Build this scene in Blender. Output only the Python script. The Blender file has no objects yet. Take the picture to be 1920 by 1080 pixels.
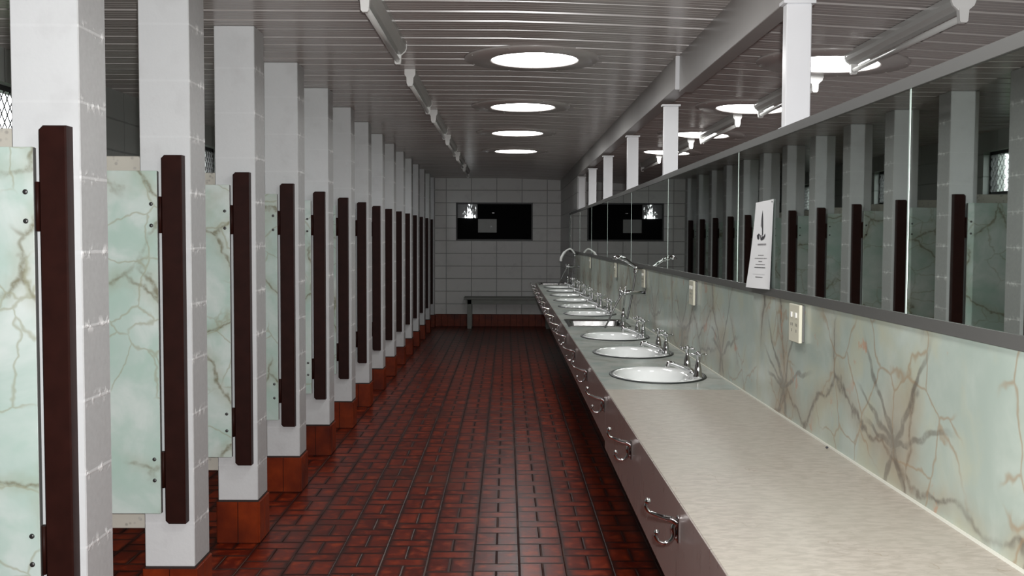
import bpy, math, random
from math import sin, cos, pi, radians
from mathutils import Vector
random.seed(7)
S = bpy.context.scene
COL = S.collection

# ------------------------------------------------------------------ camera
cam_d = bpy.data.cameras.new('camera'); cam = bpy.data.objects.new('camera', cam_d); COL.objects.link(cam)
cam.location = (0, 0, 1.4675)
from mathutils import Matrix
cam.rotation_euler = (Matrix.Rotation(-0.0054, 3, 'Z') @ Matrix.Rotation(pi/2-0.0488, 3, 'X') @ Matrix.Rotation(0.0037, 3, 'Z')).to_euler()
cam_d.sensor_width = 36.0; cam_d.lens = 1907.5/1920*36.0
cam_d.clip_start = 0.02; cam_d.clip_end = 200
S.camera = cam
# ------------------------------------------------------------------ light
S.view_settings.view_transform = 'Standard'; S.view_settings.look = 'None'
S.view_settings.gamma = 1.0; S.view_settings.use_curve_mapping = False
S.view_settings.exposure = 0.3
w = bpy.data.worlds.new('world'); S.world = w; w.use_nodes = True
w.node_tree.nodes['Background'].inputs[0].default_value = (0.93, 0.97, 1.0, 1)
w.node_tree.nodes['Background'].inputs[1].default_value = 5.0
FLASH = 76.0            # the photographer's flash, beside the lens
SKY_E = 15.0             # daylight coming through the round skylight diffusers
fl = bpy.data.lights.new('camera_flash', 'SPOT'); fl.energy = FLASH*4; fl.shadow_soft_size = 0.02
fl.spot_size = radians(100); fl.spot_blend = 0.7; fl.color = (1.0, 0.99, 0.985)
flo = bpy.data.objects.new('camera_flash', fl); COL.objects.link(flo)
flo.location = (0.03, 0.0, 1.53); flo.rotation_euler = (pi/2-0.02, 0, 0)

# ------------------------------------------------------------------ helpers
def tag(o, label=None, cat=None, group=None, kind=None):
    if label: o['label'] = label
    if cat: o['category'] = cat
    if group: o['group'] = group
    if kind: o['kind'] = kind
    return o
def empty(name, loc, label=None, cat=None, group=None):
    o = bpy.data.objects.new(name, None); COL.objects.link(o); o.location = loc; o.empty_display_size = .05
    return tag(o, label, cat, group)
def copy_tree(o, parent=None):
    c = o.copy(); COL.objects.link(c); c.parent = parent
    for ch in list(o.children): copy_tree(ch, c)
    return c
class MB:
    def __init__(s): s.v = []; s.f = []; s.m = []; s.sm = []
    def add(s, vs, fs, mi=0, smooth=False):
        n = len(s.v); s.v += [tuple(v) for v in vs]
        for f in fs: s.f.append(tuple(i+n for i in f)); s.m.append(mi); s.sm.append(smooth)
        return s
    def box(s, x0, x1, y0, y1, z0, z1, mi=0, b=0.0):
        if b > 0:
            # chamfered box: chamfer every edge
            vs = []; idx = {}
            X = (x0, x1); Y = (y0, y1); Z = (z0, z1)
            for i in (0, 1):
                for j in (0, 1):
                    for k in (0, 1):
                        sx, sy, sz = (1 if i == 0 else -1), (1 if j == 0 else -1), (1 if k == 0 else -1)
                        idx[(i, j, k, 0)] = len(vs); vs.append((X[i], Y[j]+sy*b, Z[k]+sz*b))
                        idx[(i, j, k, 1)] = len(vs); vs.append((X[i]+sx*b, Y[j], Z[k]+sz*b))
                        idx[(i, j, k, 2)] = len(vs); vs.append((X[i]+sx*b, Y[j]+sy*b, Z[k]))
            fs = []
            q = [(0, 0), (1, 0), (1, 1), (0, 1)]
            for i in (0, 1):
                f = [idx[(i, a, c, 0)] for a, c in q]; fs.append(f if i else f[::-1])
                f = [idx[(a, i, c, 1)] for a, c in q]; fs.append(f[::-1] if i else f)
                f = [idx[(a, c, i, 2)] for a, c in q]; fs.append(f if i else f[::-1])
            for a in (0, 1):
                for c in (0, 1):
                    f = [idx[(a, c, 0, 0)], idx[(a, c, 1, 0)], idx[(a, c, 1, 1)], idx[(a, c, 0, 1)]]; fs.append(f if a == c else f[::-1])
                    f = [idx[(a, 0, c, 0)], idx[(a, 1, c, 0)], idx[(a, 1, c, 2)], idx[(a, 0, c, 2)]]; fs.append(f[::-1] if a == c else f)
                    f = [idx[(0, a, c, 1)], idx[(1, a, c, 1)], idx[(1, a, c, 2)], idx[(0, a, c, 2)]]; fs.append(f if a == c else f[::-1])
                    for k in (0, 1):
                        f = [idx[(a, c, k, 0)], idx[(a, c, k, 1)], idx[(a, c, k, 2)]]
                        fs.append(f if (a+c+k) % 2 else f[::-1])
            return s.add(vs, fs, mi)
        vs = [(x, y, z) for x in (x0, x1) for y in (y0, y1) for z in (z0, z1)]
        fs = [(0, 1, 3, 2), (4, 6, 7, 5), (0, 4, 5, 1), (2, 3, 7, 6), (0, 2, 6, 4), (1, 5, 7, 3)]
        return s.add(vs, fs, mi)
    def prism(s, pts, a0, a1, axis='Y', mi=0, smooth=False):
        n = len(pts)
        def P(p, a): return {'Y': (p[0], a, p[1]), 'X': (a, p[0], p[1]), 'Z': (p[0], p[1], a)}[axis]
        vs = [P(p, a0) for p in pts]+[P(p, a1) for p in pts]
        s.add(vs, [(i, (i+1) % n, n+(i+1) % n, n+i) for i in range(n)], mi, smooth)
        s.add(vs, [tuple(range(n))[::-1], tuple(range(n, 2*n))], mi)
        return s
    def lathe(s, prof, c=(0, 0, 0), n=20, mi=0, axis='Z', smooth=True, caps=True):
        vs = []
        for r, h in prof:
            for i in range(n):
                a = 2*pi*i/n
                p = {'Z': (r*cos(a), r*sin(a), h), 'X': (h, r*cos(a), r*sin(a)), 'Y': (r*sin(a), h, r*cos(a))}[axis]
                vs.append((p[0]+c[0], p[1]+c[1], p[2]+c[2]))
        fs = [(k*n+i, k*n+(i+1) % n, (k+1)*n+(i+1) % n, (k+1)*n+i) for k in range(len(prof)-1) for i in range(n)]
        s.add(vs, fs, mi, smooth)
        if caps:
            m = len(s.v)-len(vs)
            s.f.append(tuple(m+i for i in range(n))[::-1]); s.m.append(mi); s.sm.append(False)
            s.f.append(tuple(m+(len(prof)-1)*n+i for i in range(n))); s.m.append(mi); s.sm.append(False)
        return s
    def sphere(s, c, r, n=12, mi=0, sq=1.0):
        prof = [(max(1e-5, r*sin(pi*k/8)), -r*sq*cos(pi*k/8)) for k in range(9)]
        return s.lathe(prof, c, n, mi)
    def tube(s, pts, r, n=10, mi=0):
        pts = [Vector(p) for p in pts]; rr = r if isinstance(r, (list, tuple)) else [r]*len(pts)
        vs = []; up = None
        for k, p in enumerate(pts):
            t = (pts[min(k+1, len(pts)-1)]-pts[max(k-1, 0)]).normalized()
            if up is None:
                up = Vector((0, 0, 1)) if abs(t.z) < .9 else Vector((1, 0, 0))
            a = t.cross(up).normalized(); up = a.cross(t).normalized()
            for i in range(n):
                th = 2*pi*i/n; vs.append(p+(a*cos(th)+up*sin(th))*rr[k])
        m = len(pts)
        fs = [(k*n+i, (k+1)*n+i, (k+1)*n+(i+1) % n, k*n+(i+1) % n) for k in range(m-1) for i in range(n)]
        s.add(vs, fs, mi, True)
        b = len(s.v)-len(vs)
        s.f.append(tuple(b+i for i in range(n))); s.m.append(mi); s.sm.append(False)
        s.f.append(tuple(b+(m-1)*n+i for i in range(n))[::-1]); s.m.append(mi); s.sm.append(False)
        return s
    def rings(s, rings, n=48, mi=0, close_last=True, smooth=True):
        # rings of (cx, cy, a, b, z) ellipses (x half-axis a, y half-axis b)
        vs = [(cx+a*cos(2*pi*i/n), cy+b*sin(2*pi*i/n), z) for cx, cy, a, b, z in rings for i in range(n)]
        fs = [(k*n+i, (k+1)*n+i, (k+1)*n+(i+1) % n, k*n+(i+1) % n) for k in range(len(rings)-1) for i in range(n)]
        if close_last: fs.append(tuple((len(rings)-1)*n+i for i in range(n)))
        return s.add(vs, fs, mi, smooth)
    def build(s, name, mats, parent=None, loc=None, **kw):
        me = bpy.data.meshes.new(name); me.from_pydata(s.v, [], s.f)
        if not isinstance(mats, (list, tuple)): mats = [mats]
        for m in mats: me.materials.append(m)
        me.polygons.foreach_set('material_index', s.m); me.polygons.foreach_set('use_smooth', s.sm)
        me.update()
        o = bpy.data.objects.new(name, me); COL.objects.link(o)
        if parent is not None: o.parent = parent
        if loc is not None: o.location = loc
        return tag(o, **kw)
def bez(p0, p1, p2, p3, n=10):
    p0, p1, p2, p3 = map(Vector, (p0, p1, p2, p3)); out = []
    for i in range(n+1):
        t = i/n; u = 1-t
        out.append(p0*u**3+p1*3*u*u*t+p2*3*u*t*t+p3*t**3)
    return out
def catmull(P, n=6):
    P = [Vector(p) for p in P]; Q = [P[0]]+P+[P[-1]]; out = []
    for i in range(len(P)-1):
        a, b, c, d = Q[i:i+4]
        for k in range(n):
            t = k/n
            out.append(.5*((2*b)+(c-a)*t+(2*a-5*b+4*c-d)*t*t+(3*b-a-3*c+d)*t**3))
    out.append(P[-1]); return out
ORD = ['nearest', 'second nearest', 'third nearest', 'fourth nearest', 'fifth nearest', 'sixth nearest', 'seventh nearest',
       'eighth nearest', 'ninth nearest', 'tenth nearest', 'eleventh nearest', 'twelfth nearest', 'thirteenth nearest', 'fourteenth nearest', 'farthest']

# ------------------------------------------------------------------ materials
class NT:
    def __init__(s, name):
        s.m = bpy.data.materials.new(name); s.m.use_nodes = True; s.t = s.m.node_tree; s.n = s.t.nodes
        s.b = s.n['Principled BSDF']
    def node(s, typ, **kw):
        n = s.n.new(typ)
        for k, v in kw.items(): setattr(n, k, v)
        return n
    def link(s, a, b): s.t.links.new(a, b)
    def val(s, sock, v):
        if hasattr(v, 'is_linked') or isinstance(v, bpy.types.NodeSocket): s.link(v, sock)
        else: sock.default_value = v
    def math(s, op, a, b=0.0, c=0.0, clamp=False):
        n = s.node('ShaderNodeMath', operation=op, use_clamp=clamp)
        s.val(n.inputs[0], a); s.val(n.inputs[1], b)
        if op in ('MULTIPLY_ADD', 'COMPARE', 'SMOOTH_MIN'): s.val(n.inputs[2], c)
        return n.outputs[0]
    def sep(s, v):
        n = s.node('ShaderNodeSeparateXYZ'); s.link(v, n.inputs[0]); return n.outputs
    def comb(s, x=0.0, y=0.0, z=0.0):
        n = s.node('ShaderNodeCombineXYZ')
        for i, q in enumerate((x, y, z)): s.val(n.inputs[i], q)
        return n.outputs[0]
    def noise(s, vec, scale, detail=3.0, rough=.5, dist=0.0):
        n = s.node('ShaderNodeTexNoise'); s.link(vec, n.inputs['Vector']); n.inputs['Scale'].default_value = scale
        n.inputs['Detail'].default_value = detail; n.inputs['Roughness'].default_value = rough; n.inputs['Distortion'].default_value = dist
        return n
    def vmath(s, op, a, b=None, scale=None):
        n = s.node('ShaderNodeVectorMath', operation=op); s.link(a, n.inputs[0])
        if b is not None: s.val(n.inputs[1], b)
        if scale is not None: s.val(n.inputs['Scale'], scale)
        return n.outputs[0]
    def mix(s, f, a, b, mode='MIX'):
        n = s.node('ShaderNodeMix', data_type='RGBA', blend_type=mode)
        s.val(n.inputs['Factor'], f)
        s.val(n.inputs['A'] if False else n.inputs[6], a if not isinstance(a, tuple) else (*a, 1)[:4])
        s.val(n.inputs[7], b if not isinstance(b, tuple) else (*b, 1)[:4])
        return n.outputs[2]
    def step(s, v, lo, hi, a=0.0, b=1.0):
        n = s.node('ShaderNodeMapRange', interpolation_type='SMOOTHSTEP'); s.link(v, n.inputs[0])
        for i, q in enumerate((lo, hi, a, b)): n.inputs[i+1].default_value = q
        return n.outputs[0]
    def bump(s, h, dist=.002, strength=1.0):
        n = s.node('ShaderNodeBump'); s.link(h, n.inputs['Height']); n.inputs['Distance'].default_value = dist
        n.inputs['Strength'].default_value = strength; s.link(n.outputs[0], s.b.inputs['Normal'])
    def set(s, col=None, rough=None, metal=None, spec=None, coat=None):
        if col is not None: s.val(s.b.inputs['Base Color'], col if not isinstance(col, tuple) else (*col, 1)[:4])
        if rough is not None: s.val(s.b.inputs['Roughness'], rough)
        if metal is not None: s.val(s.b.inputs['Metallic'], metal)
        if spec is not None: s.val(s.b.inputs['Specular IOR Level'], spec)
        if coat is not None: s.val(s.b.inputs['Coat Weight'], coat); s.b.inputs['Coat Roughness'].default_value = .05
        return s.m
    def pos(s): return s.node('ShaderNodeNewGeometry').outputs['Position']
    def obj(s, rnd=0.0):
        o = s.node('ShaderNodeTexCoord').outputs['Object']
        if rnd:
            r = s.node('ShaderNodeObjectInfo').outputs['Random']
            o = s.vmath('ADD', o, s.comb(s.math('MULTIPLY', r, rnd), s.math('MULTIPLY', r, rnd*1.7), s.math('MULTIPLY', r, rnd*.6)))
        return o
def plain(name, col, rough=.5, metal=0.0, spec=.5, coat=0.0, nscale=0, namp=.06, bump=0):
    t = NT(name)
    if nscale:
        n = t.noise(t.obj(), nscale, 4.0)
        c = t.mix(n.outputs['Fac'], tuple(x*(1-namp*2) for x in col), tuple(min(1, x*(1+namp*2)) for x in col))
        if bump: t.bump(n.outputs['Fac'], bump)
    else: c = col
    return t.set(c, rough, metal, spec, coat)

def mat_block(name, axis, x0, z0, wid, hgt, col, joint=.0035, jcol=.78, stack=True):
    t = NT(name); p = t.pos(); sx, sy, sz = t.sep(p)
    z = t.math('FRACT', t.math('DIVIDE', t.math('SUBTRACT', sz, z0-10*hgt), hgt))
    dz = t.math('MULTIPLY', t.math('MINIMUM', z, t.math('SUBTRACT', 1.0, z)), hgt)
    d = dz
    if axis:
        a = sx if axis == 'X' else sy
        u = t.math('FRACT', t.math('DIVIDE', t.math('SUBTRACT', a, x0-20*wid), wid))
        d = t.math('MINIMUM', dz, t.math('MULTIPLY', t.math('MINIMUM', u, t.math('SUBTRACT', 1.0, u)), wid))
    wob = t.noise(p, 9.0, 3.0).outputs['Fac']
    d = t.math('ADD', d, t.math('MULTIPLY', t.math('SUBTRACT', wob, .5), .004))
    j = t.step(d, joint*.5, joint*1.8)
    big = t.noise(p, 1.7, 3.0).outputs['Fac']; fine = t.noise(p, 60, 4.0).outputs['Fac']
    if axis is None:     # columns: skimmed smooth on the near face, rough mortar on the sides
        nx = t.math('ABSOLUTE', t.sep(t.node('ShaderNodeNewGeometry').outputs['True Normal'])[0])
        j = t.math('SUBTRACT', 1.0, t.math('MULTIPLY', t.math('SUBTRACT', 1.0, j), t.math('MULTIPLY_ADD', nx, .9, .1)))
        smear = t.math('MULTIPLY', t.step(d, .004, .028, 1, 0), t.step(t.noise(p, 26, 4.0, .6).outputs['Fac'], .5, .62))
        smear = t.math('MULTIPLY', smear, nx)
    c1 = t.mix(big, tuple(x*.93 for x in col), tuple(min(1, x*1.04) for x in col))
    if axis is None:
        c1 = t.mix(t.math('MULTIPLY', nx, .85), c1, t.mix(fine, (.40, .40, .40), (.53, .53, .53))); c1 = t.mix(t.math('MULTIPLY', smear, .8), c1, (.92, .92, .92))  # side faces greyed in the colour, standing for light grazing them
    c = t.mix(j, t.mix(1.0, c1, (jcol, jcol, jcol), 'MULTIPLY'), c1)
    c = t.mix(t.step(t.noise(p, 6, 4.0, .6).outputs['Fac'], .5, .75, 0, .18), c, (.45, .44, .44))
    h = t.math('ADD', t.math('MULTIPLY', j, 1.0), t.math('MULTIPLY', fine, .35))
    if axis is None: h = t.math('ADD', t.math('ADD', t.math('MULTIPLY', j, -1.3), h), t.math('MULTIPLY', smear, .8))
    t.bump(h, .0025, .8)
    return t.set(c, .42, 0, .45)
M = {}
M['block'] = mat_block('painted_block', None, 0, .795, 1, .2095, (.77, .79, .80), jcol=1.35)
M['wall'] = mat_block('painted_wall_block', 'X', -.584, .795, .418, .2095, (.93, .94, .92), jcol=.45, joint=.0045)
M['wall_y'] = mat_block('painted_side_block', 'Y', 0, .795, .418, .2095, (.66, .66, .65), jcol=.6, joint=.004)
M['wall_l'] = mat_block('grey_side_block', 'Y', 0, .795, .418, .2095, (.36, .38, .36), jcol=.7, joint=.005)

def mat_floor():
    t = NT('floor_tiles'); p = t.pos(); sx, sy, sz = t.sep(p)
    W, L, K = .2075, .290, .655
    u = t.math('DIVIDE', t.math('ADD', sx, .1455+W*20), W); cu = t.math('FLOOR', u)
    v = t.math('ADD', t.math('DIVIDE', t.math('ADD', sy, 40*L), L), t.math('FRACT', t.math('MULTIPLY', cu, .62)))
    cv = t.math('FLOOR', v); fu = t.math('FRACT', u); fv = t.math('FRACT', v)
    par = t.math('LESS_THAN', fv, K)                                        # a pair of upright tiles, then one lying tile
    du = t.math('MULTIPLY', t.math('MINIMUM', fu, t.math('SUBTRACT', 1.0, fu)), W)
    dv = t.math('MULTIPLY', t.math('MINIMUM', t.math('MINIMUM', fv, t.math('SUBTRACT', 1.0, fv)), t.math('ABSOLUTE', t.math('SUBTRACT', fv, K))), L)
    hu = t.math('MULTIPLY', t.math('ABSOLUTE', t.math('SUBTRACT', fu, .5)), W)
    hh = t.math('ADD', t.math('MULTIPLY', par, hu), t.math('SUBTRACT', 1.0, par))
    d = t.math('MINIMUM', t.math('MINIMUM', du, dv), hh)
    half = t.math('MULTIPLY', par, t.math('GREATER_THAN', fu, .5))
    wn = t.node('ShaderNodeTexWhiteNoise'); t.link(t.comb(cu, cv, t.math('ADD', half, t.math('MULTIPLY', par, 2.0))), wn.inputs['Vector']); rnd = wn.outputs['Value']
    grout = t.step(d, .0003, .0019)
    edge = t.step(d, .001, .024)
    n = t.noise(p, 14, 4.0, .6).outputs['Fac']
    e2 = t.math('MULTIPLY', edge, t.step(n, .25, .62, .55, 1.0))
    base = t.mix(rnd, (.13, .011, .004), (.27, .030, .009))
    base = t.mix(t.step(n, .45, .75), base, (.36, .050, .012))
    ends = t.math('MULTIPLY', t.math('SUBTRACT', 1.0, par), t.math('MULTIPLY', t.step(du, .008, .045, 1, 0), t.step(n, .35, .6)))
    base = t.mix(t.math('MULTIPLY', ends, .85), base, (.022, .012, .010))
    tile = t.mix(e2, (.035, .006, .004), base)
    dirt = t.noise(p, 1.1, 3.0).outputs['Fac']
    tile = t.mix(t.step(dirt, .5, .75, 0, .5), tile, (.07, .024, .016))
    gn = t.noise(p, 3.0, 2.0).outputs['Fac']
    gcol = t.mix(t.step(gn, .5, .62), (.028, .012, .009), (.17, .11, .085))
    c = t.mix(grout, gcol, tile)
    rg = t.mix(grout, (.7, .7, .7), t.mix(n, (.24, .24, .24), (.38, .38, .38)))
    t.bump(t.math('ADD', t.step(d, 0, .006), t.math('MULTIPLY', n, .35)), .0018, .8)
    return t.set(c, rg, 0, .24)
M['floor'] = mat_floor()
def mat_redtile():
    t = NT('red_glazed_tile'); p = t.pos()
    n = t.noise(p, 12, 4.0, .6).outputs['Fac']; n2 = t.noise(p, 3.3, 3.0).outputs['Fac']
    c = t.mix(n, (.10, .010, .004), (.34, .050, .009)); c = t.mix(t.step(n2, .45, .75, 0, .8), c, (.05, .007, .005))
    t.bump(n, .0015)
    return t.set(c, .4, 0, .22)
M['redtile'] = mat_redtile()
M['redgrout'] = plain('dark_grout', (.035, .022, .02), .8)

def mat_marble(name, c0, c1, c2, vein, vein2, amt=1.0, scale=1.0, rough=.25, star=False, rnd=31.0, vs=.02, mk0=.40):
    t = NT(name); o = t.obj(rnd)
    if star: o = t.pos()
    wn = t.noise(o, 2.1*scale, 4.0); warp = t.vmath('SCALE', t.vmath('SUBTRACT', wn.outputs['Color'], (.5, .5, .5)), scale=.55/scale)
    q = t.vmath('ADD', o, warp)
    cl = t.noise(o, 2.6*scale, 5.0, .6, .6).outputs['Fac']; cl2 = t.noise(q, 5.5*scale, 4.0).outputs['Fac']
    base = t.mix(t.step(cl, .3, .7), c0, c1); base = t.mix(t.step(cl2, .42, .72, 0, .8), base, c2)
    def crack(sc, wd, m0, m1, msc, off, wamp):
        vv = t.vmath('ADD', o, (off, off*.7, off*1.3))
        w1 = t.vmath('SCALE', t.vmath('SUBTRACT', t.noise(vv, 3.6*scale, 4.0, .6).outputs['Color'], (.5, .5, .5)), scale=wamp/scale)
        vv2 = t.vmath('ADD', vv, w1)
        vo = t.node('ShaderNodeTexVoronoi', feature='DISTANCE_TO_EDGE'); t.link(vv2, vo.inputs['Vector']); vo.inputs['Scale'].default_value = sc*scale
        dd = vo.outputs['Distance']
        mk = t.step(t.noise(vv, msc*scale, 2.0).outputs['Fac'], m0, m1)
        return t.math('MULTIPLY', t.step(dd, 0.0, wd, 1.0, 0.0), mk), t.math('MULTIPLY', t.step(dd, 0.0, wd*5, 1.0, 0.0), mk)
    fine = t.noise(o, 30*scale, 4.0, .7).outputs['Fac']
    a1, a1s = crack(1.7, vs*1.1, mk0, mk0+.10, 1.5, 3.0, .20)
    a2, a2s = crack(4.6, vs*1.5, mk0+.05, mk0+.14, 2.3, 9.0, .15)
    c = t.mix(t.math('MULTIPLY', a1s, .35*amt), base, vein2)
    c = t.mix(t.math('MULTIPLY', t.math('MULTIPLY', a1, t.step(fine, .3, .6, .35, 1.0)), .8*amt, clamp=True), c, vein)
    c = t.mix(t.math('MULTIPLY', a2, .6*amt, clamp=True), c, vein2)
    if star:
        sx, sy, sz = t.sep(t.pos())
        P = .94
        yy = t.math('SUBTRACT', t.math('MULTIPLY', t.math('FRACT', t.math('DIVIDE', t.math('SUBTRACT', sy, 2.30-P*4.5), P)), P), P/2)
        zz = t.math('SUBTRACT', sz, 1.0)
        wv = t.noise(o, 7, 3.0).outputs['Color']; ws = t.sep(wv)
        yy = t.math('ADD', yy, t.math('MULTIPLY', t.math('SUBTRACT', ws[0], .5), .09)); zz = t.math('ADD', zz, t.math('MULTIPLY', t.math('SUBTRACT', ws[1], .5), .09))
        r = t.math('SQRT', t.math('ADD', t.math('MULTIPLY', yy, yy), t.math('MULTIPLY', zz, zz)))
        th = t.math('ARCTAN2', zz, yy)
        tot = None
        for a, wd, R in ((.80, .004, .34), (2.2, .004, .36), (-1.15, .006, .16), (-2.1, .005, .14), (.15, .003, .22), (2.85, .0035, .36), (.42, .002, .3)):
            dth = t.math('ABSOLUTE', t.math('SUBTRACT', th, a))
            ln = t.step(t.math('SUBTRACT', t.math('MULTIPLY', dth, r), wd), 0, .008, 1, 0)
            ln = t.math('MULTIPLY', ln, t.step(r, R*.55, R, 1, 0))
            tot = ln if tot is None else t.math('MAXIMUM', tot, ln)
        blob = t.step(r, .005, .06, .6, 0); tot = t.math('MAXIMUM', tot, blob)
        tot = t.math('MULTIPLY', tot, t.step(fine, .25, .55, .4, 1))
        halo = t.step(r, .03, .22, .4, 0)
        c = t.mix(halo, c, vein2); c = t.mix(t.math('MULTIPLY', tot, .62), c, vein)
        rs = t.math('MULTIPLY', t.step(t.noise(o, 9, 4.0, .65).outputs['Fac'], .60, .66), t.step(t.noise(o, 3.1, 2.0).outputs['Fac'], .45, .55))
        c = t.mix(t.math('MULTIPLY', rs, .55), c, (.42, .17, .08))
    return t.set(c, rough, 0, .5)
M['door_marble'] = mat_marble('green_onyx_door_laminate', (.55, .70, .64), (.78, .86, .83), (.50, .68, .60), (.20, .17, .09), (.40, .41, .28), .95, 1.15, .3, mk0=.365)
M['splash'] = mat_marble('grey_onyx_laminate', (.31, .37, .33), (.45, .50, .455), (.40, .41, .31), (.09, .075, .06), (.27, .18, .10), 1.0, 1.1, .3, star=True, rnd=0, vs=.020, mk0=.38)
M['top_marble'] = mat_marble('vanity_onyx_laminate', (.34, .37, .34), (.47, .49, .45), (.30, .36, .34), (.16, .16, .14), (.30, .28, .23), .5, 1.3, .24, rnd=0)
def mat_beige():
    t = NT('beige_laminate'); p = t.pos()
    st = t.vmath('MULTIPLY', p, (.35, 1.0, 1.0))
    a = t.noise(t.vmath('MULTIPLY', p, (26, 62, 30)), 1.0, 4.0, .65, .4).outputs['Fac']; b = t.noise(p, 5, 3.0).outputs['Fac']
    c = t.mix(t.step(a, .35, .65), (.33, .295, .25), (.425, .385, .335)); c = t.mix(t.step(b, .35, .7, 0, .4), c, (.375, .35, .295))
    v = t.noise(t.vmath('ADD', p, t.vmath('SCALE', t.noise(p, 6, 3.0).outputs['Color'], scale=.2)), 7, 2.0).outputs['Fac']
    m = t.math('MULTIPLY', t.step(t.math('ABSOLUTE', t.math('SUBTRACT', v, .5)), 0, .006, 1, 0), t.step(t.noise(p, 5.5, 2.0).outputs['Fac'], .55, .63))
    c = t.mix(t.math('MULTIPLY', m, .55), c, (.24, .18, .12))
    return t.set(c, .38, 0, .4)
M['beige'] = mat_beige()
def mat_terrazzo():
    t = NT('terrazzo_slab'); p = t.pos()
    v = t.node('ShaderNodeTexVoronoi'); t.link(p, v.inputs['Vector']); v.inputs['Scale'].default_value = 48
    k = t.noise(p, 45, 3.0).outputs['Fac']
    c = t.mix(t.step(v.outputs['Distance'], .15, .4, 1, 0), (.68, .65, .57), t.mix(k, (.20, .17, .13), (.82, .80, .74)))
    return t.set(c, .5, 0, .4)
M['terrazzo'] = mat_terrazzo()
M['brown'] = plain('dark_brown_timber', (.025, .0066, .0047), .5, nscale=18, spec=.16, namp=.2, bump=.0008)
M['chrome'] = plain('chrome', (.62, .62, .63), .06, 1.0)
M['steel'] = plain('stainless_steel', (.30, .30, .295), .15, 1.0)
M['darksteel'] = plain('dark_trim_ring', (.022, .026, .025), .4, .2)
M['ceramic'] = plain('white_ceramic', (.84, .86, .85), .12, 0, .5, .5)
M['ivory'] = plain('ivory_plastic', (.66, .64, .52), .3)
M['whiteplastic'] = plain('white_plastic', (.82, .82, .80), .35)
def mat_fascia():
    t = NT('fascia_panel'); p = t.pos()
    n = t.noise(t.vmath('MULTIPLY', p, (1, 9, 1.2)), 6, 4.0).outputs['Fac']
    c = t.mix(n, (.36, .295, .275), (.47, .395, .37))
    return t.set(c, t.mix(n, (.24, .24, .24), (.34, .34, .34)), .55, .5)
M['fascia'] = mat_fascia()
M['alu'] = plain('grey_aluminium', (.12, .12, .115), .45, .4)
M['alu_light'] = plain('pale_aluminium', (.6, .6, .58), .35, .8)
M['mirror'] = plain('mirror_glass', (.60, .66, .62), .012, 1.0)
M['mirror_edge'] = plain('polished_glass_edge', (.42, .50, .46), .3, .3)
M['caulk'] = plain('white_sealant', (.62, .62, .55), .6)
M['post'] = plain('white_painted_steel', (.80, .81, .83), .3, nscale=8, namp=.02)
M['beam'] = plain('grey_painted_beam', (.36, .35, .34), .38, nscale=5, namp=.05, bump=.0008)
def mat_ceil():
    t = NT('ceiling_sheet'); p = t.pos()
    n = t.noise(t.vmath('MULTIPLY', p, (.6, 3, 1)), 3, 4.0).outputs['Fac']; s = t.noise(p, 1.3, 3.0).outputs['Fac']
    c = t.mix(n, (.42, .39, .375), (.53, .495, .475)); c = t.mix(t.step(s, .5, .75, 0, .4), c, (.37, .32, .295))
    return t.set(c, .24, 0.0, .55)
M['ceil'] = mat_ceil()
M['fixture'] = plain('cream_enamel', (.50, .50, .48), .3)
M['tube'] = plain('unlit_fluorescent_tube', (.58, .58, .56), .25)
M['black'] = plain('black_frame', (.012, .012, .013), .4)
M['screw'] = plain('dark_screw_head', (.12, .12, .12), .35, .8)
M['paper'] = plain('paper_sheet', (.82, .83, .84), .6)
M['ink'] = plain('printing_ink', (.03, .03, .035), .7)
M['inkgrey'] = plain('faint_printing_ink', (.22, .21, .22), .7)
M['bench'] = plain('worn_grey_paint', (.30, .32, .29), .5, nscale=6, namp=.12)
M['leaf'] = plain('hedge_leaves', (.05, .10, .03), .6, nscale=9, namp=.4)
M['hose'] = plain('dark_shower_hose', (.22, .22, .22), .3, .8)
def mat_emit(name, col, e):
    t = NT(name); t.set(col, .4); t.b.inputs['Emission Color'].default_value = (*col, 1); t.b.inputs['Emission Strength'].default_value = e
    return t.m
M['sky'] = mat_emit('skylight_diffuser', (1, 1, .985), SKY_E)
def mat_pane():
    t = NT('glimpse_pane'); p = t.pos(); sx, sy, sz = t.sep(p)
    n = t.noise(t.vmath('MULTIPLY', p, (2.4, 1, 1)), 14, 4.0, .6).outputs['Fac']
    du = t.math('ABSOLUTE', t.math('ADD', sx, .615)); dz = t.math('MULTIPLY', t.math('SUBTRACT', sz, 1.81), .45)
    d = t.math('ADD', t.math('ADD', du, t.math('ABSOLUTE', dz)), t.math('MULTIPLY', t.math('SUBTRACT', n, .5), .55))
    e = t.step(d, .03, .10, 2.2, 0.0)
    t.b.inputs['Emission Color'].default_value = (.95, 1, 1, 1); t.link(e, t.b.inputs['Emission Strength'])
    return t.set((.20, .21, .22), .3)
M['pane_lit'] = mat_pane()
M['pane_grey'] = plain('grey_pane', (.22, .23, .22), .35, nscale=6, namp=.1)
M['glass_dark'] = plain('dark_window_glass', (.004, .004, .005), .7, spec=.1)

# ------------------------------------------------------------------ geometry constants
CEIL = 2.459; XW = .895; XC = .377; ZT = .90; YF = 16.9; XL = -2.65; XR = 3.1; YB = -1.2; XA = -1.188
def zc(x): return CEIL-.035*max(0, x)**1.3
Y0, SP = 2.854, .9883

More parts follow.
